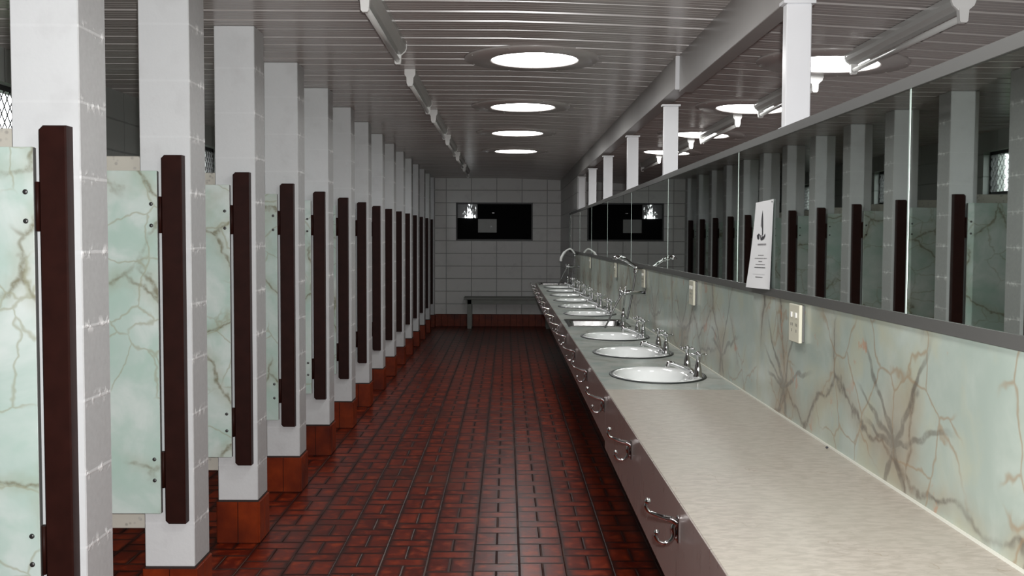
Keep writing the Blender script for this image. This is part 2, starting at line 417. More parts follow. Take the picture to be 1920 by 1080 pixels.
# ------------------------------------------------------------------ setting
MB().box(XL-.3, XR+.2, YB-.2, YF+.2, -.1, 0).build('floor', M['floor'], kind='structure', label='dark red glazed brick-pattern tile floor of the whole room', cat='floor')
def ceiling():
    m = MB(); xs = [XL-.2, 0, .2, .45, .7, 1.0, 1.3, 1.7, 2.2, 2.7, XR+.2]; per = .1975; y = 4.31-per*28
    k = 0; prof = []
    while y < YF+.1:
        wide = .034 if k % 3 != 1 else .016; dep = .022 if k % 3 != 1 else .010
        prof += [(y-wide/2, 0), (y-wide*.36, dep), (y+wide*.36, dep), (y+wide/2, 0)]
        for q in (.060, .1, .14): prof += [(y+q-.005, 0), (y+q, .0022), (y+q+.005, 0)]
        y += per; k += 1
    vs = [(x, yy, zc(x)+dz) for x in xs for yy, dz in prof]; n = len(prof)
    fs = [(a*n+i, a*n+i+1, (a+1)*n+i+1, (a+1)*n+i) for a in range(len(xs)-1) for i in range(n-1)]
    m.add(vs, fs)
    # closed back of the roof deck
    m.box(XL-.2, XR+.2, YB-.2, YF+.2, CEIL+.035, CEIL+.12)
    m.build('ceiling', M['ceil'], kind='structure', label='ribbed cream sheet-metal ceiling running across the room', cat='ceiling')
ceiling()
# far wall with an opening for the dark window
wx0, wx1, wz0, wz1 = -.841, .432, 1.430, 2.056
fw = MB()
for a in ((XL-.2, wx0, 0, 2.6), (wx1, XR+.2, 0, 2.6), (wx0, wx1, 0, wz0), (wx0, wx1, wz1, 2.6)): fw.box(a[0], a[1], YF, YF+.2, a[2], a[3])
fw.build('wall_far', M['wall'], kind='structure', label='pale grey painted block wall closing the far end', cat='wall')
# left wall with four high grilled openings
WINS = [(5.3, 6.3), (8.55, 9.45), (11.35, 12.25), (14.5, 15.4)]; WZ0, WZ1 = 1.88, 2.28
lw = MB(); yy = YB-.2
for a, b in WINS:
    lw.box(XL-.2, XL, yy, a, 0, 2.6); lw.box(XL-.2, XL, a, b, 0, WZ0); lw.box(XL-.2, XL, a, b, WZ1, 2.6); yy = b
lw.box(XL-.2, XL, yy, YF+.2, 0, 2.6)
lw.build('wall_left', M['wall_l'], kind='structure', label='grey painted block wall behind the cubicles', cat='wall')
MB().box(XR, XR+.2, YB-.2, YF+.2, 0, 2.6).build('wall_right', M['wall_y'], kind='structure', label='outer wall of the neighbouring aisle beyond the mirrors', cat='wall')
MB().box(XL-.2, XR+.2, YB-.2, YB, 0, 2.6).build('wall_back', M['wall_l'], kind='structure', label='grey wall behind the viewer', cat='wall')
# low wall carrying counter and mirrors; full-height end of it
MB().box(XW, XW+.11, .2, 12.95, 0, 1.80).build('wall_vanity', M['wall_y'], kind='structure', label='low block wall carrying the counter and mirrors', cat='wall')
MB().box(XW, XW+.11, 12.95, YF, 0, 2.42).build('wall_vanity_end', M['wall_y'], kind='structure', label='full-height block wall at the far end of the vanity', cat='wall')
def skirting(name, x0, x1, y0, y1, lab, along='X'):
    m = MB().box(x0, x1, y0, y1, 0, .205, 1)
    L = (x1-x0) if along == 'X' else (y1-y0); n = max(1, round(L/.1035)); st = L/n
    for i in range(n):
        a = (x0 if along == 'X' else y0)+i*st+.002; b = a+st-.004
        if along == 'X': m.box(a, b, y0-.006, y0+.002, .003, .203, 0, .001)
        else: m.box(x1-.002, x1+.006, a, b, .003, .203, 0, .001)
    m.build(name, [M['redtile'], M['redgrout']], kind='structure', label=lab, cat='skirting')
skirting('baseboard_far', -1.18, XW-.001, YF-.012, YF, 'dark red tile skirting under the far block wall')
skirting('baseboard_left', XL, XL+.012, .3, YF-.02, 'dark red tile skirting along the left wall behind cubicles', 'Y')
# far window
fwin = empty('window_1', ((wx0+wx1)/2, YF, wz0), 'dark rectangular window with two pale panes in the far wall', 'window'); fwin['kind'] = 'structure'
def inwin(mb, name, mat): return mb.build(name, mat, fwin, loc=(-(wx0+wx1)/2, -YF, -wz0))
g = .022
inwin(MB().box(wx0, wx1, YF-.012, YF+.06, wz1-g, wz1).box(wx0, wx1, YF-.012, YF+.06, wz0, wz0+g).box(wx0, wx0+g, YF-.012, YF+.06, wz0+g, wz1-g).box(wx1-g, wx1, YF-.012, YF+.06, wz0+g, wz1-g), 'frame', M['black'])
inwin(MB().box(wx0+g, wx1-g, YF+.05, YF+.06, wz0+g, wz1-g), 'dark_glass', M['glass_dark'])
inwin(MB().box(-.815, -.488, YF+.03, YF+.045, 1.80, 2.03), 'lit_pane', M['pane_lit'])['label'] = 'upper left pane with daylight and leaves behind'
inwin(MB().box(-.475, -.168, YF+.02, YF+.035, 1.562, 1.785), 'grey_pane', M['pane_grey'])['label'] = 'plain grey pane below and right of the lit one'
inwin(MB().box(-.245, -.205, YF+.02, YF+.03, 1.880, 1.893), 'latch', M['chrome'])
# left wall grilled windows
for i, (a, b) in enumerate(WINS):
    wn = empty('window_%d' % (i+2), (XL, (a+b)/2, WZ0), 'high grilled window in the left wall, %s of the four' % ORD[i if i < 3 else 14], 'window'); wn['kind'] = 'structure'
    off = (-XL, -(a+b)/2, -WZ0)
    MB().box(XL-.12, XL-.06, a, b, WZ1-.03, WZ1).box(XL-.12, XL-.06, a, b, WZ0, WZ0+.03).box(XL-.12, XL-.06, a, a+.03, WZ0, WZ1).box(XL-.12, XL-.06, b-.03, b, WZ0, WZ1).build('frame', M['black'], wn, off)
    gm = MB(); hh = WZ1-WZ0-.06; z0 = WZ0+.03; st = .062
    ya = a+.03; yb = b-.03
    k = int((yb-ya)/st); zs = int(hh/(st*1.3)); sz = hh/zs; sy = (yb-ya)/k
    for r in range(zs):
        for c in range(k):
            y = ya+c*sy; z = z0+r*sz
            for P in (((y, z), (y+sy/2, z+sz/2)), ((y+sy, z), (y+sy/2, z+sz/2)), ((y+sy/2, z+sz/2), (y, z+sz)), ((y+sy/2, z+sz/2), (y+sy, z+sz))):
                (y1, z1), (y2, z2) = P
                gm.tube([(XL-.05, y1, z1), (XL-.05, y2, z2)], .0035, 4)
    gm.build('diamond_grille', M['alu'], wn, off)
# hedge outside the left windows
def hedge():
    m = MB(); ny, nz = 150, 22; vs = []
    r = random.Random(3)
    top = [1.95+.16*sin(j*.21)+.12*sin(j*.057+1)+r.uniform(-.07, .07) for j in range(ny+1)]
    for k in range(nz+1):
        for j in range(ny+1):
            vs.append((-4.3+r.uniform(-.12, .12)-(k/nz)**3*.5, 2.5+j*.12, top[j]*k/nz))
    fs = [(k*(ny+1)+j, k*(ny+1)+j+1, (k+1)*(ny+1)+j+1, (k+1)*(ny+1)+j) for k in range(nz) for j in range(ny)]
    m.add(vs, fs)
    m.box(-5.4, -4.75, 2.5, 20.5, -.1, 1.4)
    m.build('hedge', M['leaf'], kind='stuff', label='green hedge outside the grilled windows of the left wall', cat='hedge')
hedge()
MB().box(-9, XL-.3, 1, 21, -.15, -.1).build('ground', M['leaf'], kind='structure', label='grass outside the left wall', cat='ground')

# ------------------------------------------------------------------ columns with stiles, doors, partitions
def column_proto():
    r = empty('column', (0, 0, 0))                                     # origin: near right corner on the floor
    W = .19
    MB().box(-W, 0, 0, W, .208, CEIL-.001, 0, .003).build('shaft', M['block'], r)
    m = MB().box(-W, 0, 0, W, 0, .2075, 1)
    for a in (0, 1):
        x = -W-.004+a*.0995; m.box(x, x+.0965, -.009, .002, .003, .200, 0, .0015)
        y = -.004+a*.0995; m.box(-.002, .009, y, y+.0965, .003, .200, 0, .0015)
        m.box(-W-.009, -W+.002, y, y+.0965, .003, .200, 0, .0015); x = -W-.004+a*.0995; m.box(x, x+.0965, W-.002, W+.009, .003, .200, 0, .0015)
    m.build('tiled_base', [M['redtile'], M['redgrout']], r)
    # door stile on the near face
    x0, x1, z0, z1, dp, c = -.096, -.020, .386, 1.772, .046, .012
    pts = [(x0, z0+c), (x0+c, z0), (x1, z0), (x1, z1), (x0+c, z1), (x0, z1-c)]
    mm = MB(); n = 6; cx = (x0+x1)/2; cz = (z0+z1)/2; e = .004
    inner = [(cx+(x-cx)*(1-2*e/(x1-x0)), cz+(z-cz)*(1-2*e/(z1-z0))) for x, z in pts]
    vs = [(x, 0, z) for x, z in pts]+[(x, -dp+e, z) for x, z in pts]+[(x, -dp, z) for x, z in inner]
    fs = [(k*n+i, k*n+(i+1) % n, (k+1)*n+(i+1) % n, (k+1)*n+i) for k in (0, 1) for i in range(n)]+[tuple(2*n+i for i in range(n))]
    mm.add(vs, fs)
    for zz in (1.69, 1.55, .5, .65): mm.lathe([(.007, -dp-.0008), (.007, -dp+.001)], (cx, 0, zz), 10, axis='Y')
    mm.build('door_stile', M['brown'], r)
    return r
def door_proto():
    r = empty('cubicle_door', (0, 0, 0))                               # origin: hinge edge, floor level
    MB().box(-.66, 0, 0, .018, .425, 1.713, 0, .0012).build('door_panel', M['door_marble'], r)
    MB().box(0, .0018, .001, .017, .427, 1.711).build('edge_strip', M['alu_light'], r)
    for z in (.592, 1.55):
        h = MB().box(.0018, .019, .006, .020, z-.068, z+.068).tube([(.010, .002, z-.068), (.010, .002, z+.068)], .006, 10)
        ho = h.build('hinge', M['brown'], r)
        for dz in (-.04, .04):
            MB().lathe([(.0075, .0), (.0065, -.003), (.002, -.004)], (-.022, -.0002, z+dz), 12, axis='Y').build('screw', M['screw'], ho)
    return r
def partition_proto():
    r = empty('cubicle_partition', (0, 0, 0))
    L = -XL+XA-.19
    MB().box(-L, -.014, -.02, .02, .335, 1.776, 0, .002).build('terrazzo_slab', M['terrazzo'], r)
    MB().box(-.014, -.001, -.024, .024, .335, 1.772).build('edge_channel', M['alu_light'], r)
    return r
cp, dp_, pp = column_proto(), door_proto(), partition_proto()
for n in range(15):
    y = Y0+n*SP
    c = cp if n == 0 else copy_tree(cp); c.location = (XA, y, 0)
    tag(c, 'white painted block column on red tile base, %s in the left row' % ORD[n], 'column', 'white block columns along the cubicles')
    d = dp_ if n == 0 else copy_tree(dp_); d.location = (-1.300, y-.045, 0)
    tag(d, 'pale green marbled cubicle door standing open, %s in the row' % ORD[n], 'door', 'green marbled cubicle doors')
    if n < 14:
        q = pp if n == 0 else copy_tree(pp); q.location = (XA-.19, y+.095, 0)
        tag(q, 'speckled terrazzo cubicle partition behind the %s column' % ORD[n], 'partition', 'terrazzo partitions between cubicles')

# ------------------------------------------------------------------ beam, posts
bm = empty('beam', (XW, 3.3, 2.24), 'long grey painted ceiling beam carried on the white posts', 'beam'); bm['kind'] = 'structure'
o = (-XW, -3.3, -2.24)
MB().box(.903, .973, -.9, 5.38, 2.238, zc(.94)+.005, 0, .002).build('near_beam', M['beam'], bm, o)
MB().box(.888, .968, 5.385, YF, 2.262, zc(.94)+.005, 0, .002).build('far_beam', M['beam'], bm, o)
MB().box(.882, .905, 5.376, 5.384, 2.25, 2.425).build('splice_plate', M['post'], bm, o)
PY = [3.316, 5.87, 7.641, 9.496, 11.213, 12.80]
def post_proto():
    r = empty('post', (0, 0, 0)); h = .40
    MB().box(-.041, .041, 0, .046, 0, h, 0, .003).build('shaft', M['post'], r)
    MB().box(-.052, .052, -.006, .052, h, h+.010).build('cap_plate', M['post'], r)
    MB().box(-.05, .05, -.004, .050, -.004, .004).build('foot_plate', M['post'], r)
    return r
pr = post_proto()
for i, y in enumerate(PY):
    p = pr if i == 0 else copy_tree(pr); p.location = (.942, y, 1.828)
    tag(p, 'short white steel post above the mirror, %s to the viewer' % ORD[i if i < 5 else 14], 'post', 'white posts between mirror wall and beam')

# ------------------------------------------------------------------ counter
def holed_top(cells, x0, x1, z, th, name, mat, **kw):
    m = MB()
    for (y0, y1, hole) in cells:
        if hole is None:
            m.add([(x0, y0, z), (x1, y0, z), (x1, y1, z), (x0, y1, z)], [(0, 1, 2, 3)]); continue
        cx, cy, a, b, ex = hole
        ang = [2*pi*i/56 for i in range(56)]+[math.atan2(yy-cy, xx-cx) % (2*pi) for xx in (x0, x1) for yy in (y0, y1)]
        ang = sorted(set(round(t, 6) for t in ang)); n = len(ang); inn, out = [], []
        for t in ang:
            c_, s_ = cos(t), sin(t)
            k = (abs(c_/a)**ex+abs(s_/b)**ex)**(-1/ex); inn.append((cx+k*c_, cy+k*s_, z))
            ks = []
            if c_ > 1e-9: ks.append((x1-cx)/c_)
            if c_ < -1e-9: ks.append((x0-cx)/c_)
            if s_ > 1e-9: ks.append((y1-cy)/s_)
            if s_ < -1e-9: ks.append((y0-cy)/s_)
            k = min(ks); out.append((cx+k*c_, cy+k*s_, z))
        low = [(p[0], p[1], z-th) for p in inn]
        m.add(inn+out, [(i, n+i, n+(i+1) % n, (i+1) % n) for i in range(n)])
        m.add(inn+low, [(i, (i+1) % n, n+(i+1) % n, n+i) for i in range(n)])
    ya, yb = cells[0][0], cells[-1][1]
    m.add([(x0, ya, z), (x0, yb, z), (x0, yb, z-th), (x0, ya, z-th)], [(0, 1, 2, 3)])
    m.add([(x0, ya, z), (x1, ya, z), (x1, ya, z-th), (x0, ya, z-th)], [(0, 1, 2, 3)])
    m.add([(x0, yb, z), (x1, yb, z), (x1, yb, z-th), (x0, yb, z-th)], [(0, 1, 2, 3)])
    return m.build(name, mat, **kw)
SINKS = [4.215+.83*k for k in range(3)]+[7.66+.83*k for k in range(6)]
STEEL = [6.80, 12.70]
allc = sorted([(y, 'o') for y in SINKS]+[(y, 's') for y in STEEL])
cells = []; yprev = 3.812
for i, (y, k) in enumerate(allc):
    ynext = (y+allc[i+1][0])/2 if i+1 < len(allc) else 13.08
    cells.append((yprev, ynext, (.63, y, .186, .246, 2.0) if k == 'o' else (.60, y, .195, .262, 14.0))); yprev = ynext
holed_top(cells, XC, XW-.001, ZT, .03, 'vanity_worktop', M['top_marble'], label='grey green marbled vanity worktop holding the row of basins', cat='worktop')
MB().box(XC, XW-.001, .9, 3.8105, ZT-.03, ZT, 0, .001).build('laminate_worktop', M['beige'], label='empty cream speckled laminate worktop in the right foreground', cat='worktop')
MB().box(.3735, .3768, .9, 3.808, .678, ZT-.0006, 0, .0005).build('fascia_panel', M['fascia'], label='brown grey counter front below the cream worktop', cat='counter front')
MB().box(.3735, .3768, 3.811, 13.08, .704, ZT-.0006, 0, .0005).build('fascia_panel', M['fascia'], label='brown grey counter front below the basins', cat='counter front')
# joint trims, sealant
MB().box(XW-.014, XW-.0085, .9, 13.08, ZT+.0002, ZT+.005).build('sealant_bead', M['caulk'], label='thin white sealant line between counter and marbled splashback', cat='sealant')
SPL = [(.9, 4.62), (4.62, 7.66), (7.66, 10.7), (10.7, 13.08)]
for i, (a, b) in enumerate(SPL):
    MB().box(XW-.008, XW-.0005, a+.001, b-.001, ZT+.0002, 1.277, 0, .0005).build('splashback_panel', M['splash'],
        label='grey green marbled splashback under the mirrors, %s panel' % ORD[i if i < 3 else 14], cat='splashback', group='marbled splashback panels')
MB().box(.46, XW, 13.08, 13.10, .5, ZT+.0).build('counter_end_panel', M['top_marble'], label='end panel closing the far end of the vanity counter', cat='panel')
# ------------------------------------------------------------------ basins
def tap(parent, dx, dy, hot):
    t = MB().lathe([(.020, .004), (.020, .010), (.0155, .018), (.0145, .040), (.011, .058), (.0072, .070), (.0066, .088), (.009, .092), (.009, .104), (.006, .112)], (dx, dy, 0), 20).build('tap', M['chrome'], parent)
    h = MB(); rot = .1 if dy < 0 else .75
    for a in (0, pi/2):
        c_, s_ = cos(a+rot), sin(a+rot); L = .033
        h.tube([(dx-L*c_, dy-L*s_, .099), (dx-L*.3*c_, dy-L*.3*s_, .099), (dx+L*.3*c_, dy+L*.3*s_, .099), (dx+L*c_, dy+L*s_, .099)], [.0052, .0038, .0038, .0052], 8)
        h.sphere((dx+L*c_, dy+L*s_, .099), .0058, 8).sphere((dx-L*c_, dy-L*s_, .099), .0058, 8)
    h.sphere((dx, dy, .104), .010, 10, sq=.8)
    h.build('cross_handle', M['chrome'], t)
def basin_proto():
    r = empty('wash_basin', (0, 0, 0))                                # origin: oval centre on the worktop
    MB().rings([(0, 0, .200, .260, .0004), (0, 0, .199, .259, .004), (0, 0, .190, .250, .0055), (0, 0, .188, .248, .003), (0, 0, .186, .246, -.008)], 64, close_last=False).build('rim_ring', M['darksteel'], r)
    rg = [(0, 0, .1875, .2475, .000), (0, 0, .186, .246, .0045), (0, 0, .182, .242, .0065), (-.004, 0, .172, .232, .006), (-.022, 0, .149, .212, .002),
          (-.025, 0, .141, .203, -.012), (-.027, 0, .128, .185, -.055), (-.029, 0, .105, .155, -.100), (-.03, 0, .07, .105, -.128), (-.03, 0, .028, .035, -.137), (-.03, 0, .02, .02, -.138)]
    MB().rings(rg, 64).build('bowl', M['ceramic'], r)
    MB().lathe([(.024, -.1365), (.024, -.1335), (.016, -.133), (.015, -.136)], (-.03, 0, 0), 20).build('drain', M['chrome'], r)
    tap(r, .150, -.100, 1); tap(r, .146, .125, 0)
    # spout: stout bar rising outward with a turned-down lip
    sp = catmull([(.150, .010, .010), (.135, .010, .022), (.100, .010, .034), (.062, .010, .048), (.048, .010, .048), (.044, .010, .034)], 5)
    n_ = len(sp); MB().tube(sp, [.0115-.003*k/n_ for k in range(n_)], 12).lathe([(.018, .004), (.018, .012), (.012, .016)], (.150, .010, 0), 16).build('spout', M['chrome'], r)
    return r
bp = basin_proto()
for i, y in enumerate(SINKS):
    b = bp if i == 0 else copy_tree(bp); b.location = (.63, y, ZT)
    tag(b, ['oval white basin with chrome taps, nearest, beside the cream worktop', 'oval white basin with chrome taps, second from the cream worktop', 'oval white basin just in front of the nearer steel sink',
            'oval white basin directly behind the nearer steel sink', 'oval white basin, second beyond the nearer steel sink', 'oval white basin, third beyond the nearer steel sink',
            'oval white basin, fourth beyond the nearer steel sink', 'oval white basin, second before the far steel sink', 'oval white basin just before the far steel sink'][i], 'basin', 'oval basins set in the vanity worktop')
def steel_sink_proto():
    r = empty('steel_sink', (0, 0, 0))
    m = MB(); hx, hy = .205, .275; ix, iy = .175, .235
    def rr(a, b, rad, z, cx=0):
        pts = []
        for sx, sy, s0 in ((1, 1, 0), (-1, 1, pi/2), (-1, -1, pi), (1, -1, 1.5*pi)):
            for k in range(6):
                t = s0+k*pi/10; pts.append((cx+sx*(a-rad)+rad*cos(t), sy*(b-rad)+rad*sin(t), z))
        return pts
    L = [rr(hx, hy, .02, .0005), rr(hx-.001, hy-.001, .02, .006), rr(hx-.012, hy-.012, .02, .004), rr(ix, iy, .03, .004), rr(ix-.006, iy-.006, .03, -.004), rr(ix-.02, iy-.02, .04, -.15), rr(ix-.05, iy-.05, .05, -.165), rr(.03, .03, .02, -.168)]
    vs = [p for q in L for p in q]; n = 24
    fs = [(k*n+i, (k+1)*n+i, (k+1)*n+(i+1) % n, k*n+(i+1) % n) for k in range(len(L)-1) for i in range(n)]+[tuple((len(L)-1)*n+i for i in range(n))]
    m.add(vs, fs, 0, False); m.build('tub', M['steel'], r)
    MB().lathe([(.026, -.1675), (.026, -.164), (.018, -.164), (.016, -.167)], (0, 0, 0), 20).build('drain', M['chrome'], r)
    return r
sp_ = steel_sink_proto()
for i, y in enumerate(STEEL):
    b = sp_ if i == 0 else copy_tree(sp_); b.location = (.602, y, ZT)
    tag(b, ['rectangular stainless steel sink set among the oval basins', 'rectangular stainless steel sink at the far end of the counter'][i], 'sink', 'stainless steel sinks in the vanity')
# hand showers over the steel sinks
def shower(y, lab, far):
    r = empty('hand_shower', (.745, y, ZT), lab, 'shower tap', 'hair washing showers beside the steel sinks')
    # deck pillar
    MB().lathe([(.022, .0), (.022, .008), (.015, .014), (.013, .06), (.017, .064), (.017, .082), (.010, .09), (.008, .12)], (0, 0, 0), 18).build('pillar', M['chrome'], r)
    MB().tube([(0, 0, .11), (.01, .0, .245), (.012, .01, .26)], .006, 10).build('riser_pipe', M['chrome'], r)
    mx = MB().lathe([(.012, -.03), (.016, -.022), (.016, .045), (.011, .055), (.009, .13)], (.012, .01, .225), 16, axis='X').lathe([(.021, .126), (.021, .132)], (.012, .01, .225), 18, axis='X').build('mixer_body', M['chrome'], r)
    h = MB()
    for a in (0, pi/2):
        c_, s_ = cos(a+.4)*.03, sin(a+.4)*.03
        h.tube([(-.022, .01-c_, .225-s_), (-.022, .01+c_, .225+s_)], .0045, 8).sphere((-.022, .01-c_, .225-s_), .0065, 8).sphere((-.022, .01+c_, .225+s_), .0065, 8)
    h.build('cross_handle', M['chrome'], mx)
    # bracket and handset
    MB().lathe([(.020, .0), (.020, .007), (.009, .009), (.009, .05)], (.130-.05, .06, .375), 16, axis='X').tube([(.085, .06, .36), (.085, .06, .395)], .014, 12).sphere((.085, .06, .358), .016, 12).build('holder', M['chrome'], r)
    hs = MB().tube(catmull([(.085, .06, .385), (.045, .055, .412), (.010, .05, .436), (-.02, .045, .448)]), [.010]*6+[.012]*6+[.014]*6+[.015], 12)
    if far:
        hs = MB().tube(catmull([(.085, .06, .385), (.03, .05, .44), (-.04, .04, .40), (-.08, .03, .33), (-.085, .03, .29)]), [.011]*12+[.017]*13, 12)
        hs.build('handset', M['whiteplastic'], r)
    else:
        hs.lathe([(.012, .0), (.034, -.014), (.036, -.022), (.030, -.026)], (-.035, .042, .462), 18)
        hs.build('handset', M['chrome'], r)
    MB().tube(catmull([(.085, .06, .355), (.065, .03, .25), (.045, .0, .16), (.02, -.03, .06)] if not far else [(.085, .06, .355), (.07, .03, .2), (.05, 0, .1), (.03, -.02, .04)]), .0065, 8).build('hose', M['hose'], r)
    MB().tube(catmull([(.0, -.01, .232), (-.05, -.02, .15), (-.09, -.02, .06), (-.13, .02, -.04), (-.13, .1, -.1)]), .006, 8).build('waste_hose', M['hose'], r)
    return r
shower(6.46, 'chrome shower mixer with raised handset beside the nearer steel sink', False)
shower(12.35, 'shower mixer with curved pale handset at the far steel sink', True)

# ------------------------------------------------------------------ mirrors
JN = [.62, 2.24, 3.89, 5.58, 7.22, 8.92, 10.6, 12.3, 14.2]
for i in range(8):
    a, b = JN[i]+.0012, JN[i+1]-.0012
    mo = MB().box(XW-.012, XW-.006, a, b, 1.300, 1.800).build('wall_mirror', M['mirror'], loc=(0, 0, 0),
        label='long wall mirror panel above the splashback, %s of eight' % ORD[i if i < 7 else 14], cat='mirror', group='mirror panels in one long row')
    for k, (y0, y1) in enumerate(((a, a+.0016), (b-.0016, b))):
        MB().box(XW-.0128, XW-.0119, y0, y1, 1.301, 1.799).build('polished_edge', M['mirror_edge'], mo)
MB().prism([(XW-.016, 1.278), (XW-.0005, 1.278), (XW-.0005, 1.2995), (XW-.0125, 1.2995), (XW-.0125, 1.3045), (XW-.016, 1.3045)], .62, 14.2, 'Y').build('mirror_rail', M['alu'], label='grey metal channel under the long mirror', cat='rail')
MB().prism([(XW-.018, 1.797), (XW-.0125, 1.797), (XW-.0125, 1.8005), (XW+.112, 1.8005), (XW+.112, 1.824), (XW-.018, 1.824)], .62, 14.2, 'Y').build('mirror_rail', M['alu'], label='grey metal capping along the top of the mirror wall', cat='rail')
MB().box(XW-.020, XW-.0005, 14.201, 14.225, 1.278, 1.824).build('mirror_rail', M['black'], label='dark upright strip at the far end of the mirrors', cat='rail')

# ------------------------------------------------------------------ power points
def outlet_proto():
    r = empty('power_point', (0, 0, 0))                               # origin: bottom near corner at the wall; protrudes to -x
    MB().box(-.008, 0, .003, .106, .002, .112, 0, .001).build('mounting_block', M['alu'], r)
    MB().box(-.018, -.008, 0, .108, 0, .114, 0, .0015).build('cover_plate', M['ivory'], r)
    for y in (.030, .078):
        MB().box(-.0215, -.018, y-.006, y+.006, .074, .090, 0, .001).build('switch', M['whiteplastic'], r)
        m = MB()
        for dy, z0, z1 in ((-.007, .048, .057), (.007, .048, .057), (0, .030, .039)): m.box(-.0186, -.0179, y+dy-.0013, y+dy+.0013, z0, z1)
        m.build('socket_slots', M['ink'], r)
    return r
op = outlet_proto()
for i, y in enumerate([3.008, 4.725, 6.43, 8.11, 10.6]):
    q = op if i == 0 else copy_tree(op); q.location = (XW-.008, y, 1.158)
    tag(q, 'ivory double power point on the marbled splashback, %s' % ['nearest the viewer', 'second nearest', 'third nearest', 'fourth nearest', 'farthest along the mirrors'][i], 'power point', 'power points under the mirrors')

# ------------------------------------------------------------------ coat hooks
def hook_proto():
    r = empty('coat_hook', (0, 0, 0))                                 # origin: plate centre on the fascia, arms towards -x
    MB().box(-.004, 0, -.011, .011, -.026, .026, 0, .0012).lathe([(.004, -.006), (.003, -.0045)], (0, 0, .017), 10, axis='X').lathe([(.004, -.006), (.003, -.0045)], (0, 0, -.018), 10, axis='X').build('back_plate', M['chrome'], r)
    up = catmull([(-.003, 0, .012), (-.014, 0, .020), (-.030, 0, .024), (-.048, 0, .031), (-.058, 0, .037), (-.063, 0, .047), (-.060, 0, .055)])
    n = len(up); MB().tube(up, [.0075-.0040*min(1, i/(n*.55)) for i in range(n)], 10).sphere((-.0592, 0, .0565), .0064, 12).build('upper_arm', M['chrome'], r)
    lo = catmull([(-.003, 0, .014), (-.010, 0, .004), (-.009, 0, -.010), (-.014, 0, -.022), (-.026, 0, -.028), (-.038, 0, -.024), (-.044, 0, -.014), (-.042, 0, -.008)])
    n = len(lo); MB().tube(lo, [.0065-.0028*min(1, i/(n*.6)) for i in range(n)], 10).sphere((-.0415, 0, -.0065), .0058, 12).build('lower_arm', M['chrome'], r)
    return r
hp = hook_proto()
HL = ORD[:13]
for i in range(14):
    q = hp if i == 0 else copy_tree(hp); q.location = (.3735, 2.165+.825*i, .842); q.scale = (1.14, 1.05, 1.08)
    tag(q, 'chrome double coat hook on the counter front, %s' % (ORD[i]+' to the viewer' if i < 13 else 'farthest from the viewer'), 'coat hook', 'coat hooks along the counter front')

# ------------------------------------------------------------------ skylights and ceiling battens
def skylight_proto():
    r = empty('skylight', (0, 0, 0)); R, Ri = .385, .237
    MB().lathe([(Ri, -.006), (Ri+.002, -.012), (Ri+.012, -.013), (R-.004, -.008), (R, -.004), (R, .004), (Ri, .004)], (0, 0, 0), 64, caps=False).build('flange_ring', M['ceil'], r)
    m = MB()
    for k in range(8):
        a = 2*pi*(k+.5)/8; m.sphere(((R-.02)*cos(a), (R-.02)*sin(a), -.009), .006, 8, sq=.5)
    m.build('rivets', M['alu_light'], r)
    MB().lathe([(.001, -.0075), (.12, -.0072), (.2365, -.005)], (0, 0, 0), 64, caps=False).build('diffuser', M['sky'], r)
    return r
sk = skylight_proto()
SKYS = [(.150, 3.69), (.150, 1.74), (.150, 5.640), (.118, 7.664), (.098, 9.562), (.100, 11.549), (1.69, 5.34), (1.705, 7.16), (1.705, 8.98), (1.69, 10.82)]  # first two are unseen, added to light the near columns
for i, (x, y) in enumerate(SKYS):
    q = sk if i == 0 else copy_tree(sk); q.location = (x, y, zc(x)-.002)
    if x > .4: q.rotation_euler = (0, math.atan(.050), 0)
    tag(q, 'round glowing skylight %s, %s' % ('over the aisle' if x < 1 else 'beyond the beam, seen above the mirrors', 'added above the viewer for light' if y < 2 else 'added just above the upper edge of the view for light' if y < 4 else (['nearest', 'second nearest', 'third nearest', 'farthest'])[(i-2) % 4]), 'skylight', 'round skylights over the aisle' if x < 1 else 'round skylights beyond the beam')
def batten(name, L, wide):
    r = empty(name, (0, 0, 0))                                        # origin: near end at the ceiling
    if wide:
        hw = .044; pts = [(-hw, 0), (-hw, -.022), (-hw*.86, -.038), (-hw*.55, -.050), (-.018, -.056), (.018, -.056), (hw*.55, -.050), (hw*.86, -.038), (hw, -.022), (hw, 0)]
    else:
        pts = [(-.030, 0), (-.030, -.03), (-.016, -.052), (.016, -.052), (.030, -.03), (.030, 0)]
    MB().prism(pts, .012, L-.012).build('batten_body', M['fixture'], r)
    for y0, y1 in ((0, .012), (L-.012, L)):
        MB().prism([(x*1.06, z*1.05) for x, z in pts], y0, y1).build('end_cap', M['whiteplastic'], r)
        yy = y0 if y0 == 0 else L-.02
        if wide: t = [(-.019, -.050), (-.0155, -.098), (-.010, -.105), (.010, -.105), (.0155, -.098), (.019, -.050)]
        else: t = [(-.022, -.020), (-.019, -.080), (-.012, -.100), (.012, -.100), (.019, -.080), (.022, -.020)]
        MB().prism(t, yy-.006 if y0 == 0 else yy, yy+.02 if y0 == 0 else yy+.026).build('lamp_holder', M['whiteplastic'], r)
    MB().tube([(0, .02, -.084), (0, L-.02, -.084)], .013, 14).build('tube', M['tube'], r)
    return r
w0 = batten('fluorescent_light', 1.22, True); n0 = batten('fluorescent_light', 1.36, False)
LL = [(-.560, 4.046), (-.572, 6.034), (-.570, 7.92), (-.572, 9.82), (-.570, 11.78), (-.572, 13.65)]
RL = [(1.713, 3.857), (1.708, 5.683), (1.69, 7.50), (1.68, 9.33), (1.66, 11.15)]
used = {True: False, False: False}
